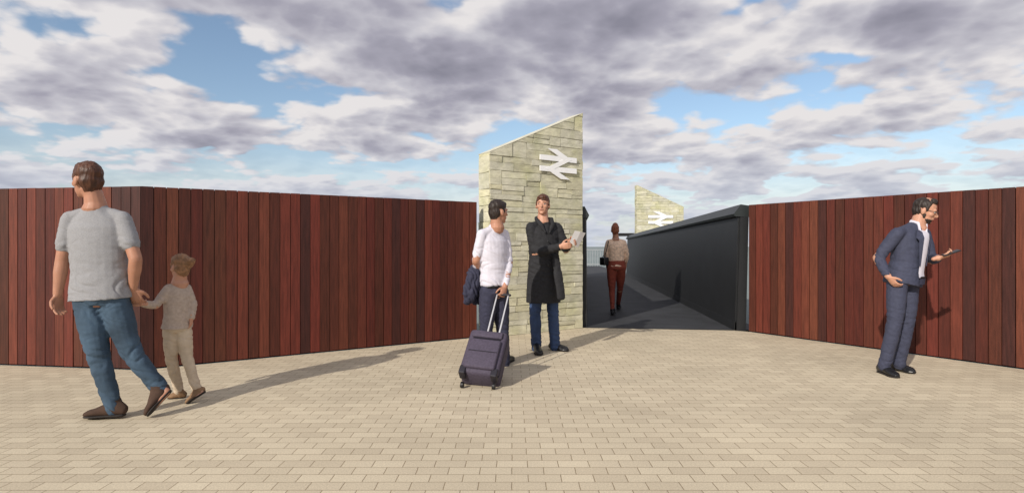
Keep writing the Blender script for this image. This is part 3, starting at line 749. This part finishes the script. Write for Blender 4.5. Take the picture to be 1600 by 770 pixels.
ys=mth('MAXIMUM',Y,.2); tx=mth('DIVIDE',X,ys); te_=mth('DIVIDE',Z,ys)
def blob(px,py,sx,sy,amp):
    a=mth('DIVIDE',mth('SUBTRACT',tx,(px-800)/F),sx/F); b=mth('DIVIDE',mth('SUBTRACT',te_,(385-py)/F),sy/F)
    r2=mth('ADD',mth('MULTIPLY',a,a),mth('MULTIPLY',b,b))
    return mth('MULTIPLY',mth('EXPONENT',mth('MULTIPLY',r2,-1.0)),amp)
bias=None
for bb in ((340,100,130,45,-.30),(110,45,110,28,-.22),(800,70,300,90,.20),(1350,40,280,50,.14),(80,150,120,40,.08),(1290,88,180,14,-.16),(770,205,50,18,-.16),(250,235,120,12,-.10),(1000,120,70,12,-.12)):
    q=blob(*bb); bias=q if bias is None else mth('ADD',bias,q)
SC=2.0
def density(du,dv):
    cb=nd('ShaderNodeCombineXYZ'); L.new(mth('ADD',u,du+4.3),cb.inputs[0]); L.new(mth('ADD',v,dv),cb.inputs[1]); cb.inputs[2].default_value=.4
    n=nd('ShaderNodeTexNoise'); n.inputs['Scale'].default_value=SC; n.inputs['Detail'].default_value=7; n.inputs['Roughness'].default_value=.50; n.inputs['Distortion'].default_value=.1
    L.new(cb.outputs[0],n.inputs['Vector'])
    vo=nd('ShaderNodeTexVoronoi'); vo.feature='F1'; vo.inputs['Scale'].default_value=SC*2.6; vo.inputs['Detail'].default_value=2.0; vo.inputs['Roughness'].default_value=.55
    wv=nd('ShaderNodeVectorMath'); wv.operation='SCALE'; wv.inputs['Scale'].default_value=.22; L.new(n.outputs['Color'],wv.inputs[0])
    av=nd('ShaderNodeVectorMath'); av.operation='ADD'; L.new(cb.outputs[0],av.inputs[0]); L.new(wv.outputs[0],av.inputs[1]); L.new(av.outputs[0],vo.inputs['Vector'])
    return mth('ADD',n.outputs['Fac'],mth('MULTIPLY',mth('SUBTRACT',.38,vo.outputs['Distance']),.19))
n0=density(0,0); n1=density(-.03,-.08)
dens=mth('ADD',n0,mth('ADD',bias,.105))
mask=mr(dens,.37,.48)
thick=mr(dens,.44,.82)
lit=mth('MULTIPLY',mth('SUBTRACT',n0,n1),2.7)
br=mth('ADD',mth('SUBTRACT',.90,mth('MULTIPLY',thick,.70)),lit,clamp=True)
cr=nd('ShaderNodeValToRGB'); L.new(br,cr.inputs[0]); e=cr.color_ramp.elements
e[0].position=0; e[0].color=(.26,.255,.315,1); e[1].position=1; e[1].color=(.80,.77,.77,1)
q=e.new(.4); q.color=(.38,.37,.44,1); q=e.new(.72); q.color=(.57,.56,.61,1)
haze=mr(Z,.0,.2,1.0,0.0,'SMOOTHSTEP')
mx=nd('ShaderNodeMix'); mx.data_type='RGBA'; L.new(mth('MULTIPLY',haze,.65),mx.inputs[0]); L.new(cr.outputs[0],mx.inputs[6]); mx.inputs[7].default_value=(.56,.63,.74,1)
b1=nd('ShaderNodeBackground'); L.new(sky.outputs[0],b1.inputs[0]); b1.inputs[1].default_value=.14
b2=nd('ShaderNodeBackground'); L.new(mx.outputs[2],b2.inputs[0]); b2.inputs[1].default_value=1.0
ms=nd('ShaderNodeMixShader'); L.new(mth('MAXIMUM',mask,mth('MULTIPLY',haze,.8)),ms.inputs[0]); L.new(b1.outputs[0],ms.inputs[1]); L.new(b2.outputs[0],ms.inputs[2])
ow=nd('ShaderNodeOutputWorld'); L.new(ms.outputs[0],ow.inputs[0])

cam=bpy.data.cameras.new('camera'); co=bpy.data.objects.new('camera',cam); C.objects.link(co)
co.location=(0,0,H); co.rotation_euler=(math.pi/2,0,0); cam.sensor_width=36; cam.lens=F/1600*36; cam.clip_end=6000
bpy.context.scene.camera=co
sc=bpy.context.scene; sc.view_settings.view_transform='Standard'; sc.view_settings.look='None'; sc.view_settings.exposure=0
